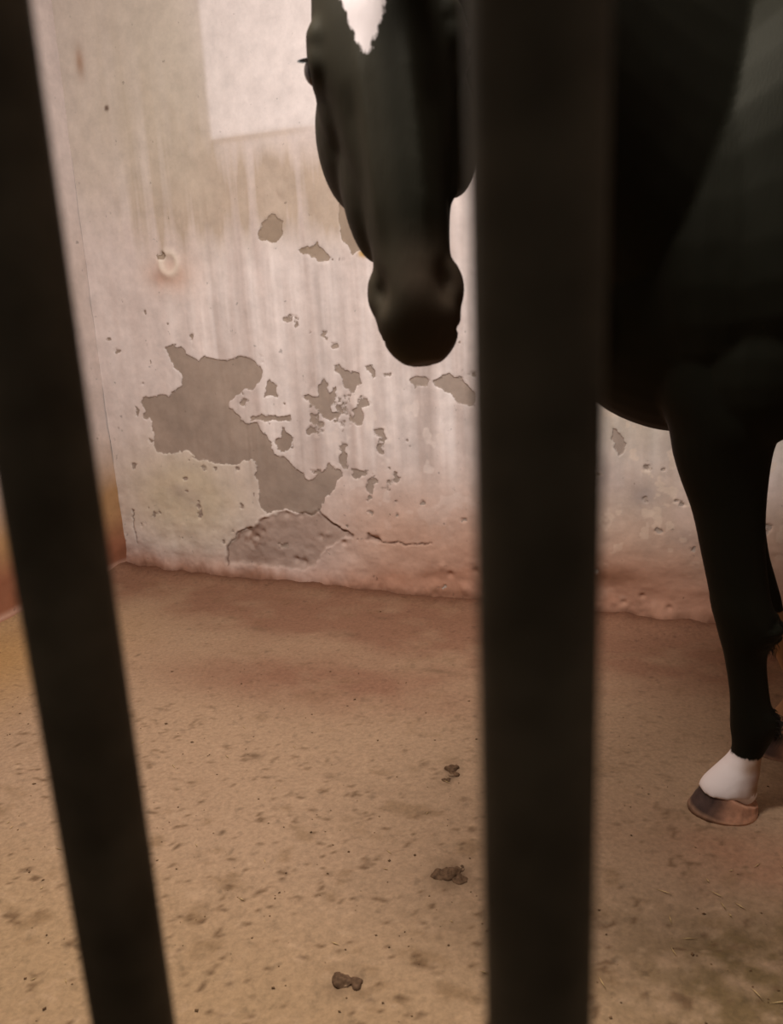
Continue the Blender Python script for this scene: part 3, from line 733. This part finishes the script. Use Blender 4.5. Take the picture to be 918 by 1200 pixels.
# forelock falling over the right half of the forehead
L_ = []
for i in range(520):
    l0 = RNG.uniform(-.004, .055); ln = RNG.uniform(.10, .17)
    dl = RNG.uniform(.002, .035); n0 = .060
    p = [hp(-.02, l0*.6, n0-.01), hp(.02, l0, n0+.032), hp(.02+ln*.5, l0+dl*.6+RNG.normal(0,.004), n0+.048), hp(.02+ln, l0+dl+RNG.normal(0,.006), n0+.046+RNG.uniform(0,.006))]
    L_.append((p, .0010))
strands('forelock', L_, M_HAIR, .001)
# eyelashes at the far-side eye and its twin
for s in (-1, 1):
    L_ = []
    for i in range(26):
        a = i/25; b = hp(.206+.010*a, s*(.100+.004*math.sin(a*3)), .010+.028*a)
        L_.append(([b, b+hl*s*.008-hd*.001, b+hl*s*.016+hd*.002+hn*.004], .0006))
    strands('eyelashes', L_, M_HAIR, .001)
# mane along the crest
L_ = []
crest = catmull([(.66,1.655,1.64),(.52,1.60,1.67),(.40,1.52,1.70),(.28,1.44,1.73),(.17,1.36,1.735),(.085,1.315,1.71)], 6)
for i in range(1300):
    k = RNG.uniform(0, len(crest)-1.001); j = int(k); f = k-j; c = crest[j]*(1-f)+crest[j+1]*f
    sd_ = 1.0; ln = RNG.uniform(.12, .24)
    w1 = nl*(.06+RNG.normal(0, .01))*sd_; w2 = nl*(.115+RNG.normal(0, .012))*sd_
    L_.append(([c-UP*.02, c+UP*.015+w1*.4, c+w1-UP*ln*.35, c+w2-UP*ln], .0012))
strands('mane', L_, M_HAIR, .001)
# tail
L_ = []
for i in range(700):
    b = hw(-1.57+RNG.normal(0,.012), RNG.normal(0, .018), 1.33+RNG.normal(0,.02))
    o1 = HD*(-.09)+UP*(-.12); sp = SD*RNG.normal(0, .05)+HD*RNG.normal(0, .03); ln = RNG.uniform(.7, .95)
    L_.append(([b, b+o1*.6, b+o1+sp*.6-UP*.15, b+o1*1.1+sp-UP*(ln-.15)], .0018))
strands('tail', L_, M_HAIR, .001)
# feather behind the knee and fetlock of the near leg
L_ = []
for i in range(260):
    z0 = RNG.uniform(.39, .45); b = np.array([.752+RNG.normal(0,.003), 1.53+RNG.normal(0, .010), z0]); ln = RNG.uniform(.02, .045)
    L_.append(([b-X*.012, b+X*.008-UP*ln*.4, b+X*RNG.uniform(.008,.02)-UP*ln], .0011))
strands('knee_feather', L_, M_HAIR, .001)
L_ = []
for i in range(260):
    z0 = RNG.uniform(.185, .235); b = np.array([.785+RNG.normal(0,.003), 1.53+RNG.normal(0, .014), z0]); ln = RNG.uniform(.015, .035)
    L_.append(([b-X*.012, b+X*.004-UP*ln*.4, b-X*RNG.uniform(.0,.012)-UP*ln], .0011))
strands('fetlock_feather', L_, M_HAIR, .001)

# ------------------------------------------------------------------ grille of round bars across the stall front
grille = bpy.data.objects.new('stall_grille', None); COL.objects.link(grille)
GE = np.array([.9055, -.4244, 0])
c0 = np.array([.0373, .200, 0.0]); g0 = c0
tag(grille, 'stall front grille of dark round steel bars, two of them close to the lens', 'grille')
grille.location = (float(c0[0]), float(c0[1]), 0)
def cyl_bar(r, z0, z1):
    bm = bmesh.new()
    bmesh.ops.create_cone(bm, cap_ends=True, segments=28, radius1=r, radius2=r, depth=z1-z0, matrix=Matrix.Translation((0, 0, (z0+z1)/2)))
    mm = bpy.data.meshes.new('bar'); bm.to_mesh(mm); bm.free(); mm.materials.append(M_BAR)
    mm.polygons.foreach_set('use_smooth', [abs(p.normal.z) < .5 for p in mm.polygons]); return mm
bar_me = cyl_bar(.0161, .06, 2.30)
SP = .1696
u0 = float((c0-K)@E)
for k in range(-15, 13):
    o = bpy.data.objects.new('bar', bar_me); COL.objects.link(o); o.parent = grille
    o.location = tuple(GE*SP*k)
ang = math.atan2(GE[1], GE[0])
for z in (.07, .62, 2.31):
    bm = bmesh.new()
    bmesh.ops.create_cube(bm, size=1, matrix=Matrix.Translation(Vector((-SP*1.5, 0, z))) @ Matrix.Diagonal((SP*28.4, .04, .035, 1)))
    bmesh.ops.bevel(bm, geom=bm.edges[:], offset=.004, segments=2, affect='EDGES')
    mm = bpy.data.meshes.new('rail'); bm.to_mesh(mm); bm.free(); mm.materials.append(M_BAR)
    o = bpy.data.objects.new('rail', mm); COL.objects.link(o); o.parent = grille
    o.rotation_euler = (0, 0, ang); o.location = (0, 0, 0)
